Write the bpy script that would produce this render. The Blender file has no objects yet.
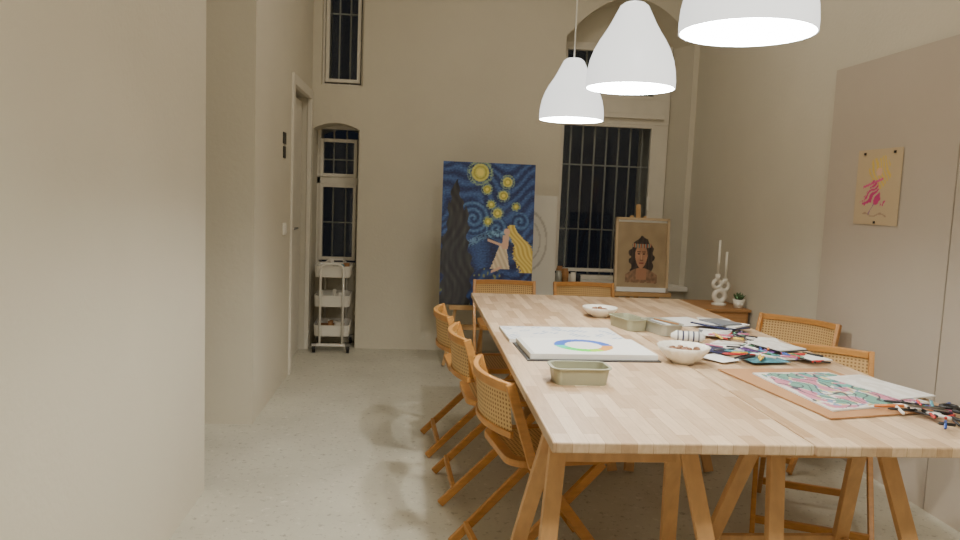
import bpy, bmesh, math, random, colorsys
from mathutils import Matrix, Vector, noise
random.seed(4)
pi=math.pi
def lin(c):
    c=c/255.0
    return c/12.92 if c<=0.04045 else ((c+0.055)/1.055)**2.4
def rgb(r,g,b): return (lin(r),lin(g),lin(b),1.0)

# ---------------------------------------------------------------- materials
def newmat(name):
    m=bpy.data.materials.new(name); m.use_nodes=True
    nt=m.node_tree; bs=nt.nodes["Principled BSDF"]
    return m,nt,bs
def mat(name,col,rough=0.5,metal=0.0,var=0.0,vscale=8.0,bump=0.0,bscale=60.0,spec=0.5,stretch=None):
    m,nt,bs=newmat(name)
    c=rgb(*col)
    bs.inputs["Roughness"].default_value=rough
    bs.inputs["Metallic"].default_value=metal
    bs.inputs["Specular IOR Level"].default_value=spec
    tc=nt.nodes.new("ShaderNodeTexCoord"); mp=nt.nodes.new("ShaderNodeMapping")
    nt.links.new(tc.outputs["Object"],mp.inputs["Vector"])
    if stretch: mp.inputs["Scale"].default_value=stretch
    n=nt.nodes.new("ShaderNodeTexNoise"); n.inputs["Scale"].default_value=vscale; n.inputs["Detail"].default_value=5
    nt.links.new(mp.outputs["Vector"],n.inputs["Vector"])
    cr=nt.nodes.new("ShaderNodeValToRGB")
    v=max(var,0.01)
    cr.color_ramp.elements[0].position=0.3; cr.color_ramp.elements[1].position=0.7
    cr.color_ramp.elements[0].color=(c[0]*(1-v),c[1]*(1-v),c[2]*(1-v),1)
    cr.color_ramp.elements[1].color=(min(1,c[0]*(1+v)),min(1,c[1]*(1+v)),min(1,c[2]*(1+v)),1)
    nt.links.new(n.outputs["Fac"],cr.inputs["Fac"]); nt.links.new(cr.outputs["Color"],bs.inputs["Base Color"])
    if bump>0:
        n2=nt.nodes.new("ShaderNodeTexNoise"); n2.inputs["Scale"].default_value=bscale; n2.inputs["Detail"].default_value=6
        nt.links.new(tc.outputs["Object"],n2.inputs["Vector"])
        b=nt.nodes.new("ShaderNodeBump"); b.inputs["Strength"].default_value=bump; b.inputs["Distance"].default_value=0.01
        nt.links.new(n2.outputs["Fac"],b.inputs["Height"]); nt.links.new(b.outputs["Normal"],bs.inputs["Normal"])
    return m
def speckled(m,amount=.5,scale=26,col=(140,132,116),lo=.61,hi=.70):
    nt=m.node_tree; bs=nt.nodes["Principled BSDF"]; src=bs.inputs["Base Color"].links[0].from_socket
    tc=nt.nodes.new("ShaderNodeTexCoord"); n=nt.nodes.new("ShaderNodeTexNoise"); n.inputs["Scale"].default_value=scale; n.inputs["Detail"].default_value=3; n.inputs["Roughness"].default_value=.7
    nt.links.new(tc.outputs["Object"],n.inputs["Vector"])
    cr=nt.nodes.new("ShaderNodeValToRGB"); cr.color_ramp.elements[0].position=lo; cr.color_ramp.elements[0].color=(0,0,0,1); cr.color_ramp.elements[1].position=hi; cr.color_ramp.elements[1].color=(amount,)*3+(1,)
    nt.links.new(n.outputs["Fac"],cr.inputs["Fac"])
    mx=nt.nodes.new("ShaderNodeMix"); mx.data_type='RGBA'; nt.links.new(cr.outputs["Color"],mx.inputs[0]); nt.links.new(src,mx.inputs[6]); mx.inputs[7].default_value=rgb(*col)
    nt.links.new(mx.outputs[2],bs.inputs["Base Color"])
def cane(name,axes):
    m,nt,bs=newmat(name)
    tc=nt.nodes.new("ShaderNodeTexCoord")
    outs=[]
    for a in axes:
        w=nt.nodes.new("ShaderNodeTexWave"); w.wave_type='BANDS'; w.bands_direction=a
        w.inputs["Scale"].default_value=22; nt.links.new(tc.outputs["Object"],w.inputs["Vector"]); outs.append(w.outputs["Fac"])
    mx=nt.nodes.new("ShaderNodeMath"); mx.operation='MAXIMUM'
    nt.links.new(outs[0],mx.inputs[0]); nt.links.new(outs[1],mx.inputs[1])
    cr=nt.nodes.new("ShaderNodeValToRGB")
    cr.color_ramp.elements[0].position=0.35; cr.color_ramp.elements[0].color=rgb(134,98,54)
    cr.color_ramp.elements[1].position=0.7; cr.color_ramp.elements[1].color=rgb(206,172,116)
    nt.links.new(mx.outputs[0],cr.inputs["Fac"]); nt.links.new(cr.outputs["Color"],bs.inputs["Base Color"])
    bs.inputs["Roughness"].default_value=0.6
    return m
def woodblock(name):
    m,nt,bs=newmat(name)
    tc=nt.nodes.new("ShaderNodeTexCoord"); mp=nt.nodes.new("ShaderNodeMapping")
    mp.inputs["Rotation"].default_value=(0,0,pi/2)
    nt.links.new(tc.outputs["Object"],mp.inputs["Vector"])
    br=nt.nodes.new("ShaderNodeTexBrick")
    br.inputs["Scale"].default_value=1.0; br.inputs["Brick Width"].default_value=0.22; br.inputs["Row Height"].default_value=0.038
    br.inputs["Mortar Size"].default_value=0.0006; br.offset=0.37
    br.inputs["Color1"].default_value=rgb(224,200,170); br.inputs["Color2"].default_value=rgb(178,146,112); br.inputs["Mortar"].default_value=rgb(164,132,98)
    nt.links.new(mp.outputs["Vector"],br.inputs["Vector"])
    n=nt.nodes.new("ShaderNodeTexNoise"); n.inputs["Scale"].default_value=12
    mp2=nt.nodes.new("ShaderNodeMapping"); mp2.inputs["Scale"].default_value=(10,1,4)
    nt.links.new(tc.outputs["Object"],mp2.inputs["Vector"]); nt.links.new(mp2.outputs["Vector"],n.inputs["Vector"])
    mix=nt.nodes.new("ShaderNodeMix"); mix.data_type='RGBA'; mix.blend_type='MULTIPLY'; mix.inputs[0].default_value=0.5
    cr=nt.nodes.new("ShaderNodeValToRGB"); cr.color_ramp.elements[0].position=0.3; cr.color_ramp.elements[0].color=(.72,.66,.6,1); cr.color_ramp.elements[1].position=0.65; cr.color_ramp.elements[1].color=(1,1,1,1)
    nt.links.new(n.outputs["Fac"],cr.inputs["Fac"])
    nt.links.new(br.outputs["Color"],mix.inputs[6]); nt.links.new(cr.outputs["Color"],mix.inputs[7])
    nt.links.new(mix.outputs[2],bs.inputs["Base Color"]); bs.inputs["Roughness"].default_value=0.42
    return m
def emat(name,col,st):
    m,nt,bs=newmat(name); bs.inputs["Base Color"].default_value=rgb(*col)
    bs.inputs["Emission Color"].default_value=rgb(*col); bs.inputs["Emission Strength"].default_value=st
    return m
def attmat(name,rough=0.6):
    m,nt,bs=newmat(name); a=nt.nodes.new("ShaderNodeAttribute"); a.attribute_name="Col"
    nt.links.new(a.outputs["Color"],bs.inputs["Base Color"]); bs.inputs["Roughness"].default_value=rough
    return m
M={}
M['wall']=mat("plaster_wall",(215,209,192),0.85,var=0.03,vscale=1.5,bump=0.14,bscale=45,spec=0.2)
M['floor']=mat("painted_concrete_floor",(200,197,182),0.5,var=0.10,vscale=2.2,bump=0.08,bscale=30,spec=0.35)
speckled(M['floor'],.55,34,(122,116,100),.58,.68); speckled(M['floor'],.6,22,(228,224,212),.60,.70)
M['ceil']=mat("ceiling_paint",(226,222,210),0.9)
M['white']=mat("white_lacquer",(232,229,220),0.4,var=0.02)
M['frame']=mat("window_frame_paint",(224,219,206),0.45,var=0.03)
M['chair']=mat("honey_wood",(190,136,72),0.4,var=0.14,vscale=9,stretch=(2,2,8))
M['cane_s']=cane("cane_seat",'XY')
M['cane_b']=cane("cane_back",'XZ')
M['pine']=mat("pine_wood",(200,156,106),0.5,var=0.1,vscale=7,stretch=(6,6,1))
M['easel']=mat("easel_beech",(194,156,106),0.5,var=0.1,vscale=7)
M['pframe']=mat("picture_frame_wood",(196,174,140),0.5,var=0.06)
M['top']=woodblock("butcher_block_beech")
M['oak']=mat("oak_drawer_wood",(168,122,74),0.5,var=0.14,vscale=6,stretch=(1,1,8))
M['black']=mat("black_plastic",(24,24,26),0.4)
M['seam']=mat("panel_edge_seam",(110,98,84),0.7)  # thin grey-brown joint between the two boards
M['metal']=mat("brushed_metal",(150,150,148),0.3,metal=1.0)
M['bars']=mat("bar_paint",(206,202,190),0.5)
M['tin']=mat("olive_tin",(154,154,130),0.4,var=0.03)
M['tin2']=mat("steel_tin",(176,178,166),0.35,metal=0.3)
M['ceramic']=mat("ceramic_white",(236,232,220),0.3)
M['paper']=mat("white_paper",(236,236,233),0.8)
M['kraft']=mat("kraft_paper",(168,124,84),0.8,var=0.05)
M['panel']=mat("panel_board",(194,183,168),0.8,var=0.02,vscale=3)
M['snack']=mat("bowl_contents",(120,84,58),0.7,var=0.4,vscale=60)
M['cord']=mat("cord_white",(220,218,210),0.5)
M['green']=mat("succulent_green",(70,96,54),0.6,var=0.2)
M['dirt']=mat("soil",(50,38,30),0.9)
M['art']=attmat("painted_pigment",0.5)
M['artp']=attmat("paper_pigment",0.85)
for n,c in dict(pen_red=(180,50,50),pen_blue=(46,76,150),pen_yellow=(214,180,70),pen_green=(56,120,80),pen_pink=(206,120,150),pen_purple=(100,70,130),pen_teal=(80,140,156),pen_orange=(206,120,60),pen_black=(34,34,38),pen_white=(228,228,225),book_navy=(44,50,84),book_grey=(120,124,132)).items():
    M[n]=mat(n,c,0.4)
m,nt,bs=newmat("lampshade_plastic"); bs.inputs["Base Color"].default_value=(0.86,0.88,0.88,1); bs.inputs["Roughness"].default_value=0.35
bs.inputs["Emission Color"].default_value=(0.95,0.98,1.0,1); bs.inputs["Emission Strength"].default_value=1.3
M['shade']=m
m,nt,bs=newmat("lampshade_inner"); bs.inputs["Base Color"].default_value=(0.8,0.9,0.95,1)
bs.inputs["Emission Color"].default_value=(0.62,0.86,1.0,1); bs.inputs["Emission Strength"].default_value=1.0
M['shade_in']=m
M['bulb']=emat("bulb_glow",(255,246,232),12)
m,nt,bs=newmat("window_glass"); nt.nodes.remove(bs)
tr=nt.nodes.new("ShaderNodeBsdfTransparent"); tr.inputs[0].default_value=(0.85,0.87,0.88,1)
gl=nt.nodes.new("ShaderNodeBsdfGlossy"); gl.inputs["Roughness"].default_value=0.03; gl.inputs["Color"].default_value=(0.8,0.85,0.9,1)
fr=nt.nodes.new("ShaderNodeFresnel"); fr.inputs[0].default_value=1.4
mx=nt.nodes.new("ShaderNodeMixShader"); nt.links.new(fr.outputs[0],mx.inputs[0]); nt.links.new(tr.outputs[0],mx.inputs[1]); nt.links.new(gl.outputs[0],mx.inputs[2])
nt.links.new(mx.outputs[0],nt.nodes["Material Output"].inputs[0]); M['glass']=m

# ---------------------------------------------------------------- mesh builder
class B:
    def __init__(s,name): s.n=name; s.bm=bmesh.new(); s.m=[]
    def mi(s,k):
        if k not in s.m: s.m.append(k)
        return s.m.index(k)
    def add(s,verts,faces,k,smooth=False):
        vs=[s.bm.verts.new(v) for v in verts]; i=s.mi(k)
        for f in faces:
            try:
                fc=s.bm.faces.new([vs[a] for a in f]); fc.material_index=i; fc.smooth=smooth
            except ValueError: pass
        return vs
    def box(s,c,d,k,rot=None):
        c=Vector(c); v=[]
        for x in(-.5,.5):
            for y in(-.5,.5):
                for z in(-.5,.5):
                    p=Vector((x*d[0],y*d[1],z*d[2]))
                    if rot: p=rot@p
                    v.append(c+p)
        s.add(v,[(0,1,3,2),(4,6,7,5),(0,4,5,1),(2,3,7,6),(0,2,6,4),(1,5,7,3)],k)
    def mm(s,a,b,k):
        s.box([(a[i]+b[i])/2 for i in range(3)],[abs(b[i]-a[i]) for i in range(3)],k)
    def beam(s,p,q,w,h,k,up=(0,0,1)):
        p=Vector(p);q=Vector(q);d=(q-p); L=d.length; d.normalize(); up=Vector(up)
        x=d.cross(up)
        if x.length<1e-4: x=d.cross(Vector((0,1,0)))
        x.normalize(); u=x.cross(d)
        R=Matrix((x,d,u)).transposed()
        s.box((p+q)/2,(w,L,h),k,R)
    def ribbon(s,path,w,h,k):
        P=[Vector(p) for p in path]; n=len(P); v=[];f=[]
        for i in range(n):
            d=P[min(i+1,n-1)]-P[max(i-1,0)]; d.z=0; d.normalize(); x=Vector((d.y,-d.x,0))
            for a,c in((-1,-1),(1,-1),(1,1),(-1,1)): v.append(P[i]+x*a*w/2+Vector((0,0,c*h/2)))
        for i in range(n-1):
            for j in range(4): f.append((i*4+j,i*4+(j+1)%4,i*4+4+(j+1)%4,i*4+4+j))
        f+=[(0,1,2,3),(n*4-4,n*4-3,n*4-2,n*4-1)]
        s.add(v,f,k)
    def tube(s,path,r,k,seg=8,closed=False):
        P=[Vector(p) for p in path]; n=len(P); rows=[]
        rs=r if isinstance(r,(list,tuple)) else [r]*n
        up0=None
        for i in range(n):
            if closed: d=P[(i+1)%n]-P[i-1]
            else: d=P[min(i+1,n-1)]-P[max(i-1,0)]
            d.normalize()
            if up0 is None:
                up0=Vector((0,0,1)) if abs(d.z)<0.9 else Vector((1,0,0))
            x=d.cross(up0); x.normalize(); u=x.cross(d); u.normalize(); up0=u
            rows.append([P[i]+(x*math.cos(2*pi*j/seg)+u*math.sin(2*pi*j/seg))*rs[i] for j in range(seg)])
        v=[a for r_ in rows for a in r_]; f=[]
        for i in range(n if closed else n-1):
            a=i*seg; b=((i+1)%n)*seg
            for j in range(seg):
                f.append((a+j,a+(j+1)%seg,b+(j+1)%seg,b+j))
        if not closed:
            f.append(tuple(range(seg-1,-1,-1))); f.append(tuple((n-1)*seg+j for j in range(seg)))
        s.add(v,f,k,True)
    def lathe(s,prof,k,c=(0,0,0),seg=32,flute=0,nfl=12):
        v=[];f=[];n=len(prof)
        for i,(r,z) in enumerate(prof):
            for j in range(seg):
                a=2*pi*j/seg; rr=r*(1+flute*math.cos(nfl*a)) if r>0.02 else r
                v.append((c[0]+rr*math.cos(a),c[1]+rr*math.sin(a),c[2]+z))
        for i in range(n-1):
            for j in range(seg):
                f.append((i*seg+j,i*seg+(j+1)%seg,(i+1)*seg+(j+1)%seg,(i+1)*seg+j))
        s.add(v,f,k,True)
    def sphere(s,c,r,k,seg=12,sc=(1,1,1)):
        v=[];f=[];n=seg//2
        for i in range(n+1):
            t=pi*i/n
            for j in range(seg):
                a=2*pi*j/seg; rr=max(math.sin(t),1e-3)
                v.append((c[0]+r*sc[0]*rr*math.cos(a),c[1]+r*sc[1]*rr*math.sin(a),c[2]+r*sc[2]*math.cos(t)))
        for i in range(n):
            for j in range(seg): f.append((i*seg+j,(i+1)*seg+j,(i+1)*seg+(j+1)%seg,i*seg+(j+1)%seg))
        s.add(v,f,k,True)
    def prism(s,pts,z0,z1,k,smooth=False):
        n=len(pts); v=[(p[0],p[1],z0) for p in pts]+[(p[0],p[1],z1) for p in pts]
        f=[tuple(range(n-1,-1,-1)),tuple(range(n,2*n))]+[(i,(i+1)%n,n+(i+1)%n,n+i) for i in range(n)]
        s.add(v,f,k,smooth)
    def make(s,loc=(0,0,0),rz=0,bevel=0,rx=0,parent=None):
        me=bpy.data.meshes.new(s.n)
        if not getattr(s,'norecalc',False): bmesh.ops.recalc_face_normals(s.bm,faces=s.bm.faces)
        s.bm.to_mesh(me); s.bm.free()
        for k in s.m: me.materials.append(M[k])
        o=bpy.data.objects.new(s.n,me); bpy.context.scene.collection.objects.link(o)
        o.location=loc; o.rotation_euler=(rx,0,rz)
        if bevel:
            b=o.modifiers.new("bevel",'BEVEL'); b.width=bevel; b.segments=2; b.limit_method='ANGLE'; b.angle_limit=math.radians(50)
        if parent: o.parent=parent
        return o
def rrect(w,h,r,n=5):
    pts=[]
    for cx,cy,a0 in((w/2-r,h/2-r,0),(-w/2+r,h/2-r,90),(-w/2+r,-h/2+r,180),(w/2-r,-h/2+r,270)):
        for i in range(n+1):
            a=math.radians(a0+90*i/n); pts.append((cx+r*math.cos(a),cy+r*math.sin(a)))
    return pts
def art(b,w,h,nx,ny,fn,k='art',org=(0,0,0),plane='xz',quad=None):
    bm=b.bm; lay=bm.loops.layers.float_color.get("Col") or bm.loops.layers.float_color.new("Col")
    i0=b.mi(k); vs=[]
    for j in range(ny+1):
        row=[]
        for i in range(nx+1):
            u=i/nx; v=j/ny
            if quad:
                p=(Vector(quad[0])*(1-u)+Vector(quad[1])*u)*(1-v)+(Vector(quad[3])*(1-u)+Vector(quad[2])*u)*v
            elif plane=='xz': p=Vector((org[0]+(u-.5)*w,org[1],org[2]+h*(1-v)))
            else: p=Vector((org[0]+(u-.5)*w,org[1]+(.5-v)*h,org[2]))
            row.append(bm.verts.new(p))
        vs.append(row)
    cc={}
    for j in range(ny+1):
        for i in range(nx+1):
            q=fn(i/nx,j/ny); cc[i,j]=rgb(*[max(0,min(255,t)) for t in q])
    for j in range(ny):
        for i in range(nx):
            f=bm.faces.new((vs[j+1][i],vs[j+1][i+1],vs[j][i+1],vs[j][i])); f.material_index=i0
            for lp,q in zip(f.loops,((i,j+1),(i+1,j+1),(i+1,j),(i,j))): lp[lay]=cc[q]

# ---------------------------------------------------------------- room shell
XL,XR,YB,YF,ZC=-0.87,2.31,6.2,-2.6,3.9
Y1,Y2=3.17,4.10
def shell(name,a,b_,k='wall'):
    b=B(name); b.mm(a,b_,k); return b.make()
shell("floor",(-3.4,YF-.2,-.1),(XR+.2,YB+.7,0),'floor')
shell("ceiling",(-3.4,YF-.2,ZC),(XR+.2,YB+.7,ZC+.1),'ceil')
shell("wall_right",(XR,YF,0),(XR+.2,YB+.0,ZC))
shell("wall_front",(XL-.2,YF-.2,0),(XR+.2,YF,ZC))
shell("wall_left",(XL-.2,YF,0),(XL,Y1,ZC))
shell("wall_corridor_near",(-3.4,Y1-.2,0),(XL-.2,Y1,ZC))
shell("wall_corridor_end",(-3.4,Y1,0),(-3.2,Y2,ZC))
b=B("wall_left_far")
b.mm((-3.4,Y2,0),(XL,5.3,ZC),'wall'); b.mm((-3.4,5.3,2.03),(XL,6.12,ZC),'wall'); b.mm((-3.4,6.12,0),(XL,YB,ZC),'wall')
b.mm((-3.4,5.3,0),(XL-.16,6.12,2.03),'wall')
b.make()
bw=shell("wall_back",(-3.4,YB,0),(XR+.2,YB+.7,ZC))
def arch_cut(x0,x1,z0,z1,rise,depth,splay=0.0):
    n=20; pts=[(x0,z0),(x1,z0)]
    for i in range(n+1):
        t=i/n; x=x1+(x0-x1)*t; pts.append((x,z1+rise*(1-(2*t-1)**2)))
    v=[];m_=len(pts)
    for y,sc in((YB-.05,1),(YB+depth,1-splay/(x1-x0))):
        for p in pts: v.append((x0+(p[0]-x0)*sc,y,p[1]))
    me=bpy.data.meshes.new("c"); f=[tuple(range(m_)),tuple(range(2*m_-1,m_-1,-1))]+[(i,m_+i,m_+(i+1)%m_,(i+1)%m_) for i in range(m_)]
    me.from_pydata(v,[],f); bm=bmesh.new(); bm.from_mesh(me); bmesh.ops.recalc_face_normals(bm,faces=bm.faces); bm.to_mesh(me); bm.free()
    o=bpy.data.objects.new("c",me); bpy.context.scene.collection.objects.link(o); return o
cuts=[arch_cut(-.855,-.485,-.05,1.80,.05,.8,.0),arch_cut(-.80,-.47,2.15,3.3,.0,.8,.0),arch_cut(1.18,2.28,.60,2.64,.34,.8,.27)]
for c in cuts:
    md=bw.modifiers.new("cut",'BOOLEAN'); md.object=c; md.operation='DIFFERENCE'; md.solver='EXACT'
bpy.context.view_layer.update()
dg=bpy.context.evaluated_depsgraph_get()
me=bpy.data.meshes.new_from_object(bw.evaluated_get(dg)); bw.modifiers.clear(); bw.data=me
for c in cuts: bpy.data.objects.remove(c)

def window(name,x0,x1,z0,z1,y,panes,bars,hbars,fw=.05,frame='frame',br=.008):
    b=B(name)
    b.mm((x0,y-.03,z0),(x0+fw,y+.04,z1),frame); b.mm((x1-fw,y-.03,z0),(x1,y+.04,z1),frame)
    b.mm((x0+fw,y-.03,z0),(x1-fw,y+.04,z0+fw),frame); b.mm((x0+fw,y-.03,z1-fw),(x1-fw,y+.04,z1),frame)
    for (a,c,d,e) in panes:
        s=.028
        b.mm((a,y-.045,d),(a+s,y+.02,e),frame); b.mm((c-s,y-.045,d),(c,y+.02,e),frame)
        b.mm((a+s,y-.045,d),(c-s,y+.02,d+s),frame); b.mm((a+s,y-.045,e-s),(c-s,y+.02,e),frame)
        b.mm((a+s,y-.006,d+s),(c-s,y+.0,e-s),'glass')
    for bx in bars: b.tube([(bx,y+.09,z0),(bx,y+.09,z1)],br,'bars',6)
    for bz in hbars: b.mm((x0,y+.08,bz-.006),(x1,y+.095,bz+.006),'bars')
    return b
Yw=6.5
b=window("window_1",1.18,2.17,.61,2.66,Yw,[(1.22,2.05,.68,1.98),(1.22,2.05,2.20,2.62)],
 [1.335+i*.108 for i in range(7)],[1.05,1.62],fw=.04,br=.0085)
b.mm((1.21,Yw-.045,1.98),(2.17,Yw+.03,2.20),'frame'); b.mm((1.20,Yw-.08,2.03),(2.12,Yw-.04,2.07),'frame')
b.mm((2.05,Yw-.04,.66),(2.17,Yw+.03,2.64),'frame')
b.mm((2.01,Yw-.075,1.24),(2.03,Yw-.05,1.36),'white')
b.make(bevel=.003)
b=B("wall_arch_infill"); b.mm((1.18,Yw-.01,2.66),(2.2,Yw+.2,3.0),'wall'); b.make()
b=window("window_2",-.855,-.485,.66,1.85,Yw,[(-.83,-.52,.71,1.36),(-.83,-.52,1.42,1.74)],[-.73,-.62],[1.03,1.57],fw=.03)
b.mm((-.855,Yw-.03,1.36),(-.485,Yw+.04,1.42),'frame'); b.make(bevel=.003)
b=B("wall_niche_apron"); b.mm((-.855,Yw-.06,0),(-.485,Yw+.15,.66),'wall'); b.make()
b=window("window_3",-.80,-.47,2.15,3.3,Yw-.2,[(-.775,-.495,2.18,3.25)],[-.68,-.59],[2.75],fw=.02); b.make(bevel=.003)
b=B("window_sill"); b.mm((1.14,YB-.12,.57),(2.30,Yw-.03,.61),'white'); b.make(bevel=.006)
b=B("door_1")
b.mm((XL-.10,5.34,0.005),(XL-.06,6.08,1.99),'frame')
b.mm((XL-.105,5.42,.15),(XL-.055,6.0,1.9),'frame')
b.tube([(XL-.06,5.42,1.02),(XL+.0,5.42,1.02),(XL+.005,5.53,1.02)],.009,'metal',8); b.mm((XL-.062,5.40,.93),(XL-.054,5.44,1.10),'metal'); b.make(bevel=.002)
b=B("trim_door")
b.mm((XL-.02,5.24,0),(XL+.015,5.31,2.09),'frame'); b.mm((XL-.02,5.31,2.02),(XL+.015,6.12,2.09),'frame'); b.mm((XL-.02,6.11,0),(XL+.015,6.17,2.09),'frame')
b.mm((XL-.14,5.30,0),(XL,5.32,2.03),'frame'); b.make(bevel=.003)
b=B("light_switch"); b.mm((XL,4.95,1.0),(XL+.012,5.03,1.08),'white'); b.mm((XL+.01,4.962,1.012),(XL+.017,5.018,1.068),'white'); b.make(bevel=.003)
b=B("door_sign"); b.mm((XL,4.92,1.59),(XL+.006,5.02,1.665),'black'); b.mm((XL,4.93,1.50),(XL+.006,5.01,1.575),'black'); b.make(bevel=.001)

# ---------------------------------------------------------------- panel on right wall
b=B("panel_board"); b.mm((XR-.034,3.01,0),(XR-.002,4.01,2.07),'panel'); b.mm((XR-.034,1.9,0),(XR-.002,3.002,2.07),'panel'); b.mm((XR-.028,3.002,.0),(XR-.004,3.01,2.07),'seam')
b.make()
def kid(u,v):
    c=[204,184,150]
    def n(s,o=0): return noise.noise(Vector((u*s,v*s,o)))
    st=math.sin((u*1.3-v*.7)*60+6*n(5,1))
    # yellow scribbles (hair)
    d=math.hypot((u-.52)*1.1,(v-.30)*1.25)
    if d<.26+.10*n(7,3) and st>.05: c=[226,196,96]
    if d<.07: c=[228,188,160]
    # pink scribbled dress
    w=.04+.26*max(0,(v-.40)/.4)
    if .40<v<.74+.06*n(12,4) and abs(u-.44+.12*(v-.4))<w*(1+.6*n(14,5)) and math.sin((u*.6+v)*80+9*n(6,2))>-.45: c=[204,62,128]
    if abs(v-.47+.25*(u-.3))<.016 and .18<u<.62: c=[214,84,140]
    if abs(u-.40-.05*math.sin(v*20))<.012 and .72<v<.86: c=[150,110,150]
    if abs(v-.87-.02*math.sin(u*18))<.010 and .2<u<.75: c=[168,140,120]
    return c
b=B("child_drawing"); art(b,.36,.375,70,70,kid,'artp')
b.box((-.12,-.003,.355),(.012,.006,.012),'black'); b.box((.12,-.003,.355),(.012,.006,.012),'black'); b.box((0,-.002,.012),(.012,.004,.012),'black')
b.make(loc=(XR-.038,3.545,1.24),rz=-pi/2)

# ---------------------------------------------------------------- work tables and trestles
TZ=.75
TY0,TY1=1.63,4.24
for i,(x0,x1) in enumerate(((.325,.950),(.957,1.555))):
    b=B("work_table"); hw=(x1-x0)/2; b.mm((-hw,-(TY1-TY0)/2,-.026),(hw,(TY1-TY0)/2,0),'top'); b.make(loc=((x0+x1)/2,(TY0+TY1)/2,TZ-.002*i),bevel=.004)
def trestle(cx,cy,hw):
    b=B("trestle"); zt=TZ-.0285
    b.mm((-hw-.04,-.03,zt-.05),(hw+.04,.03,zt),'pine')
    for sx in(-1,1):
        for sy in(-1,1):
            b.beam((sx*hw,sy*.03,zt-.02),(sx*(hw+.10),sy*.30,0.008),.045,.024,'pine',up=(0,1,.3))
        b.beam((sx*(hw+.07),-.20,.24),(sx*(hw+.07),.20,.24),.02,.04,'pine')
    b.beam((-(hw+.07),.21,.24),(hw+.07,.21,.24),.02,.04,'pine')
    b.beam((-(hw+.01),.045,.60),(hw+.01,.045,.60),.02,.05,'pine')
    b.make(loc=(cx,cy,0),bevel=.002)
trestle(.57,1.95,.17); trestle(1.18,2.00,.15); trestle(.80,3.72,.08); trestle(1.26,3.72,.10)

# ---------------------------------------------------------------- chairs (folding, cane)
def chair(x,y,rz):
    """local: faces +Y"""
    b=B("folding_cane_chair"); hw=.205
    def U(z,off=0,n=14): return [(hw*(2*i/n-1),-.165-off-.05*(1-(2*i/n-1)**2),z) for i in range(n+1)]
    b.ribbon(U(.700,.008),.020,.030,'chair'); b.ribbon(U(.545,-.006),.016,.022,'chair')
    t=U(.69,.008);l=U(.55,-.006); n=len(t)
    b.add(t+l,[(i,i+1,n+i+1,n+i) for i in range(n-1)],'cane_b',True)
    for sx in(-1,1):
        b.beam((sx*(hw+.008),-.175,.715),(sx*(hw+.008),-.085,.44),.020,.032,'chair',up=(0,1,0))
        b.beam((sx*(hw+.008),-.09,.455),(sx*(hw+.008),.25,0.010),.020,.034,'chair',up=(0,1,0))
        b.beam((sx*(hw-.022),.17,.43),(sx*(hw-.022),-.26,0.010),.020,.032,'chair',up=(0,1,0))
    b.beam((-hw-.008,.215,.06),(hw+.008,.215,.06),.018,.03,'chair'); b.beam((-hw+.02,-.205,.075),(hw-.02,-.205,.075),.018,.03,'chair')
    b.beam((-hw-.008,-.06,.405),(hw+.008,-.06,.405),.018,.022,'chair')
    out=rrect(.385,.40,.07,6); inn=rrect(.31,.325,.045,6); n=len(out); dy=.04
    vv=[(p[0],p[1]+dy,.452) for p in out]+[(p[0],p[1]+dy,.452) for p in inn]+[(p[0],p[1]+dy,.428) for p in out]+[(p[0],p[1]+dy,.428) for p in inn]
    ff=[]
    for i in range(n):
        j=(i+1)%n; ff+=[(i,j,n+j,n+i),(2*n+i,3*n+i,3*n+j,2*n+j),(i,2*n+i,2*n+j,j),(n+i,n+j,3*n+j,3*n+i)]
    b.add(vv,ff,'chair'); b.prism([(p[0],p[1]+dy) for p in inn],.440,.447,'cane_s')
    b.make(loc=(x,y,0),rz=rz,bevel=.003)
chair(.45,2.53,-pi/2+.16)
chair(.385,3.22,-pi/2+.05)
chair(.335,3.80,-pi/2+.06)
chair(.635,5.06,pi); chair(1.22,5.08,pi+.04)
chair(1.935,3.72,math.radians(126)); chair(1.665,2.88,math.radians(155))

# ---------------------------------------------------------------- pendants
def pendant(x,y,z):
    b=B("pendant_lamp"); b.norecalc=True
    prof=[(.140,0),(.1405,.02),(.138,.05),(.131,.085),(.119,.118),(.103,.148),(.086,.174),(.071,.200),(.060,.222),(.051,.240),(.044,.254),(.032,.263),(.006,.266)]
    b.lathe(prof,'shade',seg=48)
    inn=[(r-.003,zz-.002 if i else 0) for i,(r,zz) in enumerate(prof[:-2])]
    b.lathe(inn[::-1],'shade_in',seg=48); b.lathe([(.137,0),(.140,0)],'shade',seg=48)
    b.tube([(0,0,.25),(0,0,.17)],.02,'white',12)
    b.sphere((0,0,.14),.032,'bulb',16)
    b.tube([(0,0,.262),(0,0,ZC-z-.03)],.0035,'cord',8); b.lathe([(0.001,ZC-z-.05),(.04,ZC-z-.045),(.05,ZC-z)],'white')
    b.make(loc=(x,y,z))
    L=bpy.data.lights.new("pendant_bulb_light",'POINT'); L.energy=33; L.shadow_soft_size=.03; L.color=(1,.94,.84)
    o=bpy.data.objects.new("pendant_bulb_light",L); o.location=(x,y,z+.06); bpy.context.scene.collection.objects.link(o)
pendant(.68,1.56,1.665); pendant(.66,2.36,1.66); pendant(.66,3.27,1.65)

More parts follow.
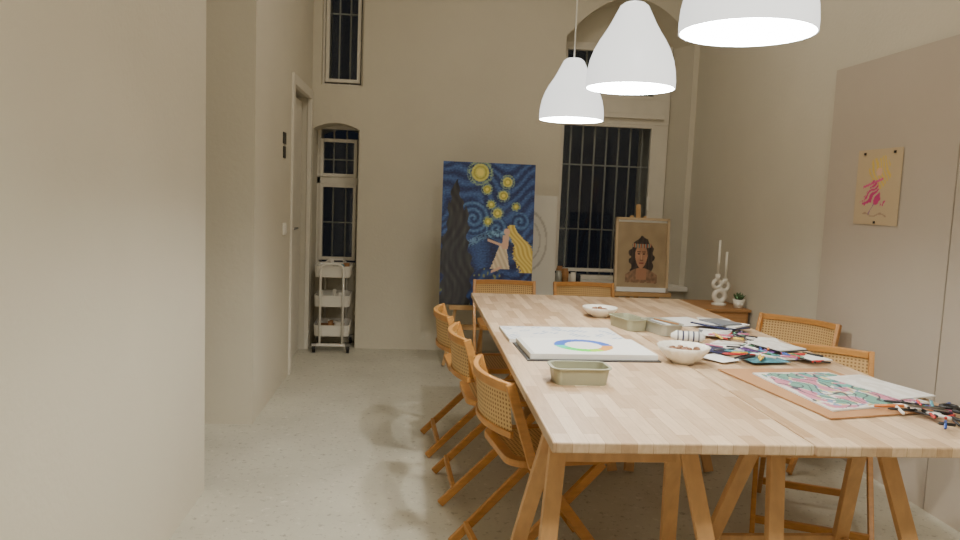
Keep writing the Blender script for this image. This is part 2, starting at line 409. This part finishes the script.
# ---------------------------------------------------------------- paintings & easels
def nz(x,y,z=0): return noise.noise(Vector((x,y,z)))
stars=[(.40,.07,.10),(.70,.13,.055),(.48,.185,.045),(.66,.225,.05),(.53,.29,.04),(.60,.35,.05),(.50,.41,.04),(.80,.30,.035)]
def starry(u,v):
    y=v*1.53
    sx=u+.09*nz(u*3,y*3,1); sy=y+.09*nz(u*3,y*3,7)
    a=math.sin(sy*46+7*math.sin(sx*7+2*nz(sx*2,sy*2,3)))
    dash=nz(u*45,y*70,4)
    base=[40,68,126] if v<.55 else [28,54,110]
    k=a*.7+dash*.9
    c=[base[0]+34*k,base[1]+40*k,base[2]+44*k]
    for (cx,cy,R) in((.34,.60,.19),(.60,.70,.12),(.85,.62,.10)):
        d=math.hypot(u-cx,y-cy)
        if d<R:
            an=math.atan2(y-cy,u-cx); s=math.sin(an+d*95)+dash
            c=[50+34*s,84+38*s,138+36*s]
    bb=abs(y-(.82+.07*math.sin(u*8)))
    if bb<.04 and dash>-.2: c=[c[0]+46,c[1]+54,c[2]+40]
    for (cx,cv,R) in stars:
        d=math.hypot(u-cx,y-cv*1.53)
        if d<R*1.45:
            s=math.sin(d*170)+dash
            c=[196+20*s,192+20*s,96+24*s] if d<R*.95 else ([126+20*s,152+20*s,138] if dash>-.15 else c)
            if d<R*.4: c=[238,226,120]
    if v>.78+.05*math.sin(u*9):
        s=math.sin(u*34+v*70+4*nz(u*8,v*8)); c=[28+20*s,56+26*s,112+30*s]
        if nz(u*26,v*26,9)>.38: c=[130,140,92]
    w=0
    if v>.12:
        for (px,pv,pw) in((.16,.12,.13),(.09,.27,.09),(.24,.30,.09)):
            if v>pv:
                ww=pw*min(1,((v-pv)/.42))**.7
                if abs(u-px-.02*math.sin(v*16+px*9))<ww*(1+.22*math.sin(v*60+u*18)): w=1
    if w:
        s=nz(u*34,v*9,2)+.5*math.sin(u*70+6*math.sin(v*12)); c=[42+26*s,42+24*s,46+18*s]
    # figure: pale dress, outstretched arm, golden hair flowing down right
    body=.705-.12*(v-.5)
    if .56<v<.74:
        hw_=.03+.42*(v-.56)*(1+.25*dash)
        if -hw_*1.1<u-(body-.02)<hw_*.9:
            s=math.sin((u*1.4-v)*85); c=[224+16*s,206+18*s,176+22*s]
    if .50<v<.60 and abs(u-body)<.034: c=[228,188,162]
    hx=.76+.24*max(0,v-.44)/.3+.018*math.sin(v*36)
    hw_=(.034+.13*(max(0,v-.43)/.32))*(1+.3*dash)
    if .43<v<.765 and abs(u-hx)<hw_:
        s=math.sin((u-hx)*130-v*22); c=[222+20*s,196+26*s,98+30*s]
    if ((u-.712)/.034)**2+((v-.478)/.024)**2<1: c=[232,190,164]
    if abs(v-(.555+.22*(u-.58)))<.009 and .50<u<.70: c=[228,188,162]
    if abs(v-(.74-.3*(u-.62)))<.010 and .55<u<.66: c=[228,188,162]
    return c
b=B("starry_night_painting"); art(b,.70,1.08,170,260,starry,org=(0,-.018,0))
b.mm((-.35,-.0175,0),(.35,.018,1.08),'pen_blue')
b.make(loc=(.538,5.60,.48),rx=math.radians(-4))
def sk(u,v):
    d=math.hypot(u-.55,(v-.42)*1.1); c=[214,211,200]
    if abs(d-.30)<.014 or abs(d-.20)<.01: c=[176,172,160]
    return c
b=B("blank_canvas"); art(b,.52,.86,60,80,sk,org=(0,-.012,0)); b.mm((-.26,-.0115,0),(.26,.012,.86),'paper')
b.make(loc=(.85,5.83,.47),rx=math.radians(-4))
def port(u,v):
    s=nz(u*6,v*6); c=[162+12*s,142+12*s,110+10*s]
    x=u-.5
    # loose dark hair falling to shoulders, ragged at the sides
    rag=.03*nz(u*22,v*7,3)+.02*math.sin(v*44+(3 if x>0 else 0))
    if .20<v<.86:
        t=(v-.20)/.66
        ww=.24*math.sin(min(1,t*2.6)*pi/2)*(1-.20*max(0,t-.6)/.4)+rag
        if abs(x)<ww:
            s=math.sin(u*90+8*nz(u*6,v*3)); c=[52+14*s,42+11*s,38+9*s]
    # shoulders
    if v>.80-.10*math.cos(x*5) and abs(x)<.32 and v<.93+.03*nz(u*16,1): 
        s=nz(u*20,v*20); c=[134+40*s,104+30*s,80+24*s]
        if abs(x)<.10 and v<.88: c=[168,122,92]
    # face, three-quarter lit
    fx=x+.008; 
    r=(fx/(.128-.035*max(0,v-.52)/.2))**2+((v-.52)/.19)**2
    if r<1:
        sh=-fx*1.1+.25*nz(u*11,v*11,3); c=[178+75*sh,132+66*sh,102+58*sh]
        for ex in(-.052,.05):
            if abs(v-.455)<.009 and abs(fx-ex)<.034: c=[58,38,30]
            if ((fx-ex)/.026)**2+((v-.485)/.012)**2<1: c=[34,24,20]
        if abs(fx-.006)<.011 and .49<v<.575: c=[206,162,130]
        if abs(fx-.006)<.03 and abs(v-.583)<.007: c=[110,72,54]
        if abs(fx)<.046 and abs(v-.628)<.012: c=[134,66,58]
    # patterned headband
    if abs(v-(.365-.35*x*x))<.030 and abs(x)<.185:
        q=math.sin(u*95); c=[150,62,50] if q>.3 else ([76,112,118] if q<-.4 else [204,180,130])
    return c
b=B("portrait_picture"); art(b,.385,.50,110,140,port,org=(0,-.016,.035))
W2,H2=.42,.57
b.mm((-W2/2,-.015,0),(W2/2,.015,H2),'paper')
for a,c in(((-W2/2,-.03,0),(-W2/2+.018,.015,H2)),((W2/2-.018,-.03,0),(W2/2,.015,H2)),((-W2/2,-.03,0),(W2/2,.015,.035)),((-W2/2,-.03,H2-.018),(W2/2,.015,H2))): b.mm(a,c,'paper' if c[2]<.1 else 'pframe')
b.make(loc=(1.735,5.59,.62),rx=math.radians(-5),rz=-.03)
def easel(x,y,zl,zt,w=.3,back=.36):
    b=B("wooden_easel")
    for sx in(-1,1): b.beam((sx*w,-.10,0.01),(sx*.05,.08,zt-.05),.022,.04,'easel',up=(0,1,0))
    b.beam((0,back,0.01),(0,.10,zt-.12),.025,.04,'easel',up=(0,1,0))
    b.beam((0,-.02,.30),(0,.09,zt+.04),.035,.02,'easel',up=(0,1,0))
    b.mm((-w*.9,-.13,zl-.035),(w*.9,-.03,zl-.002),'easel'); b.mm((-w*.75,-.06,.28),(w*.75,-.03,.32),'easel')
    b.make(loc=(x,y,0),bevel=.002)
easel(.535,5.69,.48,1.38,back=.12); easel(.95,5.92,.47,1.2,.2,.2); easel(1.74,5.69,.62,1.25,.26)

# ---------------------------------------------------------------- storage cart
b=B("utility_cart")
for zz in(.13,.37,.61):
    o_=rrect(.29,.38,.05,5); i_=rrect(.275,.365,.045,5); n=len(o_)
    vv=[(p[0]*.95,p[1]*.95,zz) for p in o_]+[(p[0],p[1],zz+.09) for p in o_]+[(p[0],p[1],zz+.09) for p in i_]+[(p[0]*.95,p[1]*.95,zz+.006) for p in i_]
    ff=[]
    for q in range(3):
        for i in range(n):
            j=(i+1)%n; ff.append((q*n+i,q*n+j,(q+1)*n+j,(q+1)*n+i))
    ff.append(tuple(range(n-1,-1,-1))); ff.append(tuple(range(3*n,4*n)))
    b.add(vv,ff,'white')
for sy in(-1,1):
    p=[(-.09,sy*.205,.06),(-.09,sy*.205,.66),(-.08,sy*.205,.70),(-.05,sy*.205,.72),(.05,sy*.205,.72),(.08,sy*.205,.70),(.09,sy*.205,.66),(.09,sy*.205,.06)]
    b.tube(p,.010,'white',8)
    b.beam((-.15,sy*.205,.065),(.15,sy*.205,.065),.02,.02,'white')
    for sx in(-1,1):
        b.tube([(sx*.135-.01,sy*.2,.03),(sx*.135+.012,sy*.2,.03)],.03,'black',14); b.mm((sx*.135-.02,sy*.2-.015,.03),(sx*.135+.02,sy*.2+.015,.075),'metal')
for i in range(14):
    zz=random.choice((.14,.38,.62)); x=random.uniform(-.1,.1); y=random.uniform(-.14,.14); h=random.uniform(.06,.12)
    b.tube([(x,y,zz),(x,y,zz+h)],random.uniform(.014,.03),random.choice(['white','tin2','kraft','pen_black','ceramic','pen_teal']),10)
b.mm((-.1,-.12,.136),(.09,.05,.2),'kraft')
b.make(loc=(-.665,6.20,0),rz=.03)

# ---------------------------------------------------------------- cabinet, candle holder, plant
b=B("wooden_cabinet")
b.mm((-.20,-.22,.06),(.20,.22,.585),'oak'); b.mm((-.215,-.235,.585),(.215,.235,.605),'oak')
b.mm((-.185,-.232,.36),(.185,-.215,.57),'oak'); b.mm((-.185,-.232,.08),(.185,-.215,.35),'oak')
for sx in(-1,1):
    for sy in(-1,1): b.mm((sx*.17-.02,sy*.19-.02,0),(sx*.17+.02,sy*.19+.02,.06),'oak')
b.sphere((0,-.245,.47),.014,'black'); b.sphere((0,-.245,.22),.014,'black'); b.make(loc=(2.085,5.10,0),bevel=.004)
b=B("candle_holder")
b.lathe([(.001,0),(.05,0),(.052,.012),(.03,.02),(.001,.022)],'ceramic')
def torus(c,R,r,k):
    b.tube([(c[0]+R*math.cos(2*pi*i/20),c[1],c[2]+R*math.sin(2*pi*i/20)) for i in range(20)],r,k,10,closed=True)
torus((0,0,.065),.038,.018,'ceramic'); torus((.03,0,.135),.03,.015,'ceramic'); torus((-.025,0,.15),.026,.014,'ceramic')
b.tube([(-.02,0,.17),(-.02,0,.22)],.018,'ceramic',12); b.tube([(.035,0,.16),(.035,0,.19)],.018,'ceramic',12)
b.tube([(-.02,0,.215),(-.02,0,.46)],[.011,.008],'ceramic',10); b.tube([(.035,0,.185),(.035,0,.38)],[.011,.008],'ceramic',10)
b.make(loc=(2.15,5.07,.605))
b=B("potted_succulent")
b.lathe([(.001,0),(.03,0),(.042,.06),(.038,.06),(.036,.05),(.001,.05)],'ceramic'); b.sphere((0,0,.05),.033,'dirt',sc=(1,1,.3))
for i in range(16):
    a=i*2.4; t=.2+.8*(i/16); d=Vector((math.cos(a)*t,math.sin(a)*t,1.2-t*.5)).normalized()
    b.tube([Vector((0,0,.05)),Vector((0,0,.05))+d*.03,Vector((0,0,.05))+d*.06],[.008,.009,.001],'green',6)
b.make(loc=(2.245,4.96,.605))
b=B("paint_jars")
for i,(x,y,r,h,k) in enumerate(((1.20,6.14,.028,.10,'tin2'),(1.26,6.16,.03,.12,'oak'),(1.325,6.15,.026,.09,'ceramic'),(1.38,6.2,.022,.07,'pen_black'),(1.23,6.26,.03,.13,'kraft'))):
    b.lathe([(.001,0),(r,0),(r,h*.8),(r*.8,h*.85),(r*.8,h),(.001,h)],k,c=(x,y,0),seg=16)
b.make(loc=(0,0,.61))

# ---------------------------------------------------------------- table objects
def tray(name,x,y,rz,w,l,h,k):
    b=B(name)
    a=rrect(w*.9,l*.9,.02); o_=rrect(w,l,.025); rim=rrect(w+.012,l+.012,.03); i_=rrect(w-.006,l-.006,.024); bi=rrect(w*.9-.006,l*.9-.006,.018); n=len(a)
    rows=[(a,0),(o_,h-.003),(rim,h-.003),(rim,h),(i_,h),(bi,.004)]
    vv=[(p[0],p[1],z) for r,z in rows for p in r]; ff=[]
    for q in range(len(rows)-1):
        for i in range(n):
            j=(i+1)%n; ff.append((q*n+i,q*n+j,(q+1)*n+j,(q+1)*n+i))
    ff.append(tuple(range(n-1,-1,-1))); ff.append(tuple(range(5*n,6*n))); b.add(vv,ff,k)
    return b,(x,y,TZ),rz
b,l,r=tray("loaf_tin",.508,2.20,.02,.175,.105,.052,'tin'); b.make(loc=l,rz=r)
b,l,r=tray("loaf_tin",.945,3.19,.25,.10,.19,.05,'tin'); b.make(loc=l,rz=r)
b,l,r=tray("loaf_tin",1.065,3.09,.25,.10,.19,.05,'tin2')
for i in range(8): b.tube([(random.uniform(-.035,.035),-.07,.02+.004*i),(random.uniform(-.035,.035),.07,.02+.004*i)],.004,random.choice(['pen_black','pen_blue','pen_white','kraft']),6)
b.make(loc=l,rz=r)
def bowl(x,y,R,h,fl,fill):
    b=B("ceramic_bowl")
    prof=[(.001,.0),(R*.4,0),(R*.42,.006),(R*.7,h*.35),(R*.92,h*.75),(R,h),(R-.004,h),(R*.88,h*.74),(R*.66,h*.36),(R*.4,.014),(.001,.012)]
    b.lathe(prof,'ceramic',seg=72,flute=fl,nfl=18)
    for i in range(34):
        a=random.uniform(0,2*pi); rr=random.uniform(0,R*.72); b.sphere((rr*math.cos(a),rr*math.sin(a),h*.58+random.uniform(0,.008)),random.uniform(.008,.014),fill,8,sc=(1,1,.7))
    b.make(loc=(x,y,TZ))
bowl(.89,3.48,.085,.048,.0,'snack'); bowl(.945,2.50,.09,.062,.03,'snack')
b=B("open_sketchbook")
def P4(cx,cy,w,h,a,z0,z1,k):
    R=Matrix.Rotation(a,2); b.prism([tuple(R@Vector(p)+Vector((cx,cy))) for p in((-w/2,-h/2),(w/2,-h/2),(w/2,h/2),(-w/2,h/2))],z0,z1,k)
P4(.622,2.635,.475,.31,.04,0,.004,'pen_black'); P4(.625,2.645,.455,.29,.04,.004,.022,'paper'); P4(.60,2.95,.47,.29,.03,0,.012,'paper')
def wheel(u,v):
    x=(u-.50)*.44; y=(v-.46)*.27; d=math.hypot(x,y); c=[238,238,234]
    if .065<d<.105:
        a=(math.atan2(y,x)/(2*pi))%1; a=math.floor(a*12)/12; q=colorsys.hsv_to_rgb((a*1.0+.05)%1,.82,.82); c=[k*255 for k in q]
        if .45<a<.98 : c=[44,90,186]
        if a<.1: c=[214,150,70]
    if u<.03: c=[206,206,202]
    return c
def Q4(cx,cy,w,h,a,z):
    R=Matrix.Rotation(a,2); return [tuple(R@Vector(p)+Vector((cx,cy)))+(z,) for p in((-w/2,h/2),(w/2,h/2),(w/2,-h/2),(-w/2,-h/2))]
art(b,1,1,110,70,wheel,'artp',quad=Q4(.625,2.645,.452,.286,.04,.0226))
def sketch(u,v):
    c=[230,230,228]
    if nz(u*9,v*5,4)>.15 and abs(math.sin(u*60+v*30))>.7: c=[170,184,204]
    return c
art(b,1,1,60,40,sketch,'artp',quad=Q4(.60,2.95,.465,.285,.03,.0126))
b.make(loc=(0,0,TZ))
b=B("kraft_drawing_board")
b.prism([(1.03,2.40),(1.11,1.84),(1.50,1.93),(1.44,2.44)],0,.004,'kraft'); b.make(loc=(0,0,TZ))
def mess(u,v):
    c=[214,210,204]; a=nz(u*6,v*6,11); e=nz(u*12,v*12,5); l=abs(math.sin(u*26+7*nz(u*4,v*4,2)))
    edge=min(u,1-u,v,1-v)+.05*nz(u*12,v*12,8)
    if edge>.03:
        if a>.05: c=[104,150,134]
        elif a<-.10: c=[190,120,140]
        elif e>.08: c=[122,146,178]
        elif e<-.15: c=[204,184,134]
        if l<.28: c=[60,62,72]
        if u>.55 and v<.5 and e>-.1: c=[96,160,150] if l>.4 else [40,70,80]
    return c
def mess2(u,v):
    q=mess(u*.6+2.3,v*.6+1.7) if 0.06<u<.94 and .06<v<.94 else [222,220,216]
    if nz(u*5+9,v*5,2)>.05: q=[226,224,220]
    return q
b=B("colour_drawing"); q=[(1.12,2.33,.009),(1.40,2.36,.009),(1.50,2.00,.009),(1.15,1.90,.009)]
b.prism([(p[0],p[1]) for p in q],.0045,.0085,'paper'); art(b,1,1,100,100,mess,'artp',quad=q); b.make(loc=(0,0,TZ))
b=B("collage_sheet"); q=Q4(1.455,2.17,.15,.27,.30,.0125)
b.prism([(p[0],p[1]) for p in q],.0095,.012,'paper'); art(b,1,1,50,60,mess2,'artp',quad=q); b.make(loc=(0,0,TZ))
b=B("loose_papers")
def sheet(cx,cy,w,h,a,z,k='paper',t=.0012):
    R=Matrix.Rotation(a,2); pts=[R@Vector(p)+Vector((cx,cy)) for p in((-w/2,-h/2),(w/2,-h/2),(w/2,h/2),(-w/2,h/2))]; b.prism([tuple(p) for p in pts],z,z+t,k)
for i,(cx,cy,w,h,a,k) in enumerate(((1.28,3.40,.21,.24,.3,'paper'),(1.35,3.12,.2,.15,-.4,'book_grey'),(1.25,2.80,.21,.16,.9,'paper'),(1.40,2.68,.16,.22,.2,'pen_white'),(1.10,2.56,.10,.12,.5,'paper'),(1.43,2.90,.13,.2,-.3,'paper'),(1.26,2.54,.15,.1,.15,'pen_teal'),(1.42,3.36,.15,.2,-.2,'paper'),(1.14,2.70,.1,.14,.4,'book_navy'),(1.28,3.02,.14,.12,1.1,'paper'),(1.30,2.68,.08,.12,.7,'pen_purple'),(1.45,2.56,.1,.1,.2,'paper'))):
    sheet(cx,cy,w,h,a,.0002+.0014*i,k)
b.make(loc=(0,0,TZ))
b=B("booklet_stack")
for i,(cx,cy,w,h,a,k) in enumerate(((1.37,3.20,.15,.21,.5,'book_navy'),(1.38,3.21,.14,.20,.7,'paper'),(1.37,3.20,.11,.15,.4,'book_grey'))): sheet(cx,cy,w,h,a,.018+i*.007,k,.006)
b.make(loc=(0,0,TZ))
b=B("drawing_booklet")
for i,(cx,cy,w,h,a,k) in enumerate(((1.40,2.74,.14,.19,.35,'pen_black'),(1.40,2.74,.13,.18,.35,'paper'))): sheet(cx,cy,w,h,a,.0175+i*.004,k,.0035)
art(b,1,1,30,30,mess2,'artp',quad=Q4(1.40,2.74,.128,.178,.35,.0255))
b.make(loc=(0,0,TZ))
b=B("coloured_pencils"); ks=['pen_red','pen_blue','pen_yellow','pen_green','pen_pink','pen_purple','pen_teal','pen_orange','pen_black','pen_black','pen_black','pen_white','pen_white']
def pens(n,x0,x1,y0,y1,z0=.02):
    for i in range(n):
        x=random.uniform(x0,x1); y=random.uniform(y0,y1); a=random.uniform(0,pi); L_=random.uniform(.02,.06); r=random.uniform(.003,.005); k=random.choice(ks)
        d=Vector((math.cos(a)*L_,math.sin(a)*L_,0)); p=Vector((x,y,z0+r))
        b.tube([p-d,p+d*.8,p+d],[r,r,r*.3],k,6)
pens(16,1.24,1.40,2.86,3.08,.018); pens(22,1.14,1.34,2.50,2.78,.018); pens(12,1.34,1.48,2.46,2.62,.018)
b.make(loc=(0,0,TZ))
b=B("felt_pens"); pens(24,1.37,1.50,1.76,1.97,.016); pens(10,1.32,1.42,1.84,1.94,.016)
b.make(loc=(0,0,TZ-.004))
b=B("pencil_case")
b.tube([(1.04,2.90,.026),(1.06,2.895,.027),(1.15,2.875,.027),(1.17,2.87,.026)],[.010,.022,.022,.010],'pen_white',14)
for i in range(5): b.tube([(1.062+i*.02,2.894-i*.0045,.027),(1.068+i*.02,2.8925-i*.0045,.027)],.0228,['book_grey','book_navy'][i%2],14)
b.make(loc=(0,0,TZ-.004))
b=B("scissors")
b.beam((1.36,1.90,.006),(1.44,1.84,.006),.012,.003,'metal'); b.beam((1.35,1.87,.009),(1.44,1.86,.009),.012,.003,'metal')
for c in((1.465,1.875),(1.47,1.83)): b.tube([(c[0]+.022*math.cos(2*pi*i/14),c[1]+.016*math.sin(2*pi*i/14),.009) for i in range(14)],.005,'black',8,closed=True)
b.make(loc=(0,0,TZ+.022))

# ---------------------------------------------------------------- overhead light: lamps inferred behind camera, plus added fill
def area(x,y,z,s,e,col):
    L=bpy.data.lights.new("ceiling_fill",'AREA'); L.shape='DISK'; L.size=s; L.energy=e; L.color=col
    o=bpy.data.objects.new("ceiling_fill",L); o.location=(x,y,z); bpy.context.scene.collection.objects.link(o)
area(.8,-.6,3.8,.5,66,(1,.93,.82))
area(.9,3.9,3.85,.7,22,(1,.91,.79))  # fill light added to brighten the back wall, no fixture there
area(-2.2,3.7,3.7,.3,4,(1,.86,.70))
w=bpy.data.worlds.new("night"); bpy.context.scene.world=w; w.use_nodes=True
w.node_tree.nodes["Background"].inputs[0].default_value=(0.006,0.007,0.010,1); w.node_tree.nodes["Background"].inputs[1].default_value=1

# ---------------------------------------------------------------- camera
F=745
R=Matrix.Rotation(math.radians(-5.0),3,'Z')@Matrix.Rotation(pi/2-math.radians(5.6),3,'X')@Matrix.Rotation(math.radians(2.3),3,'Z')
cd=bpy.data.cameras.new("camera"); cd.sensor_width=36; cd.lens=F/960*36; cd.clip_start=.05
co=bpy.data.objects.new("camera",cd); co.matrix_world=Matrix.Translation((0,0,1.3))@R.to_4x4()
bpy.context.scene.collection.objects.link(co); bpy.context.scene.camera=co
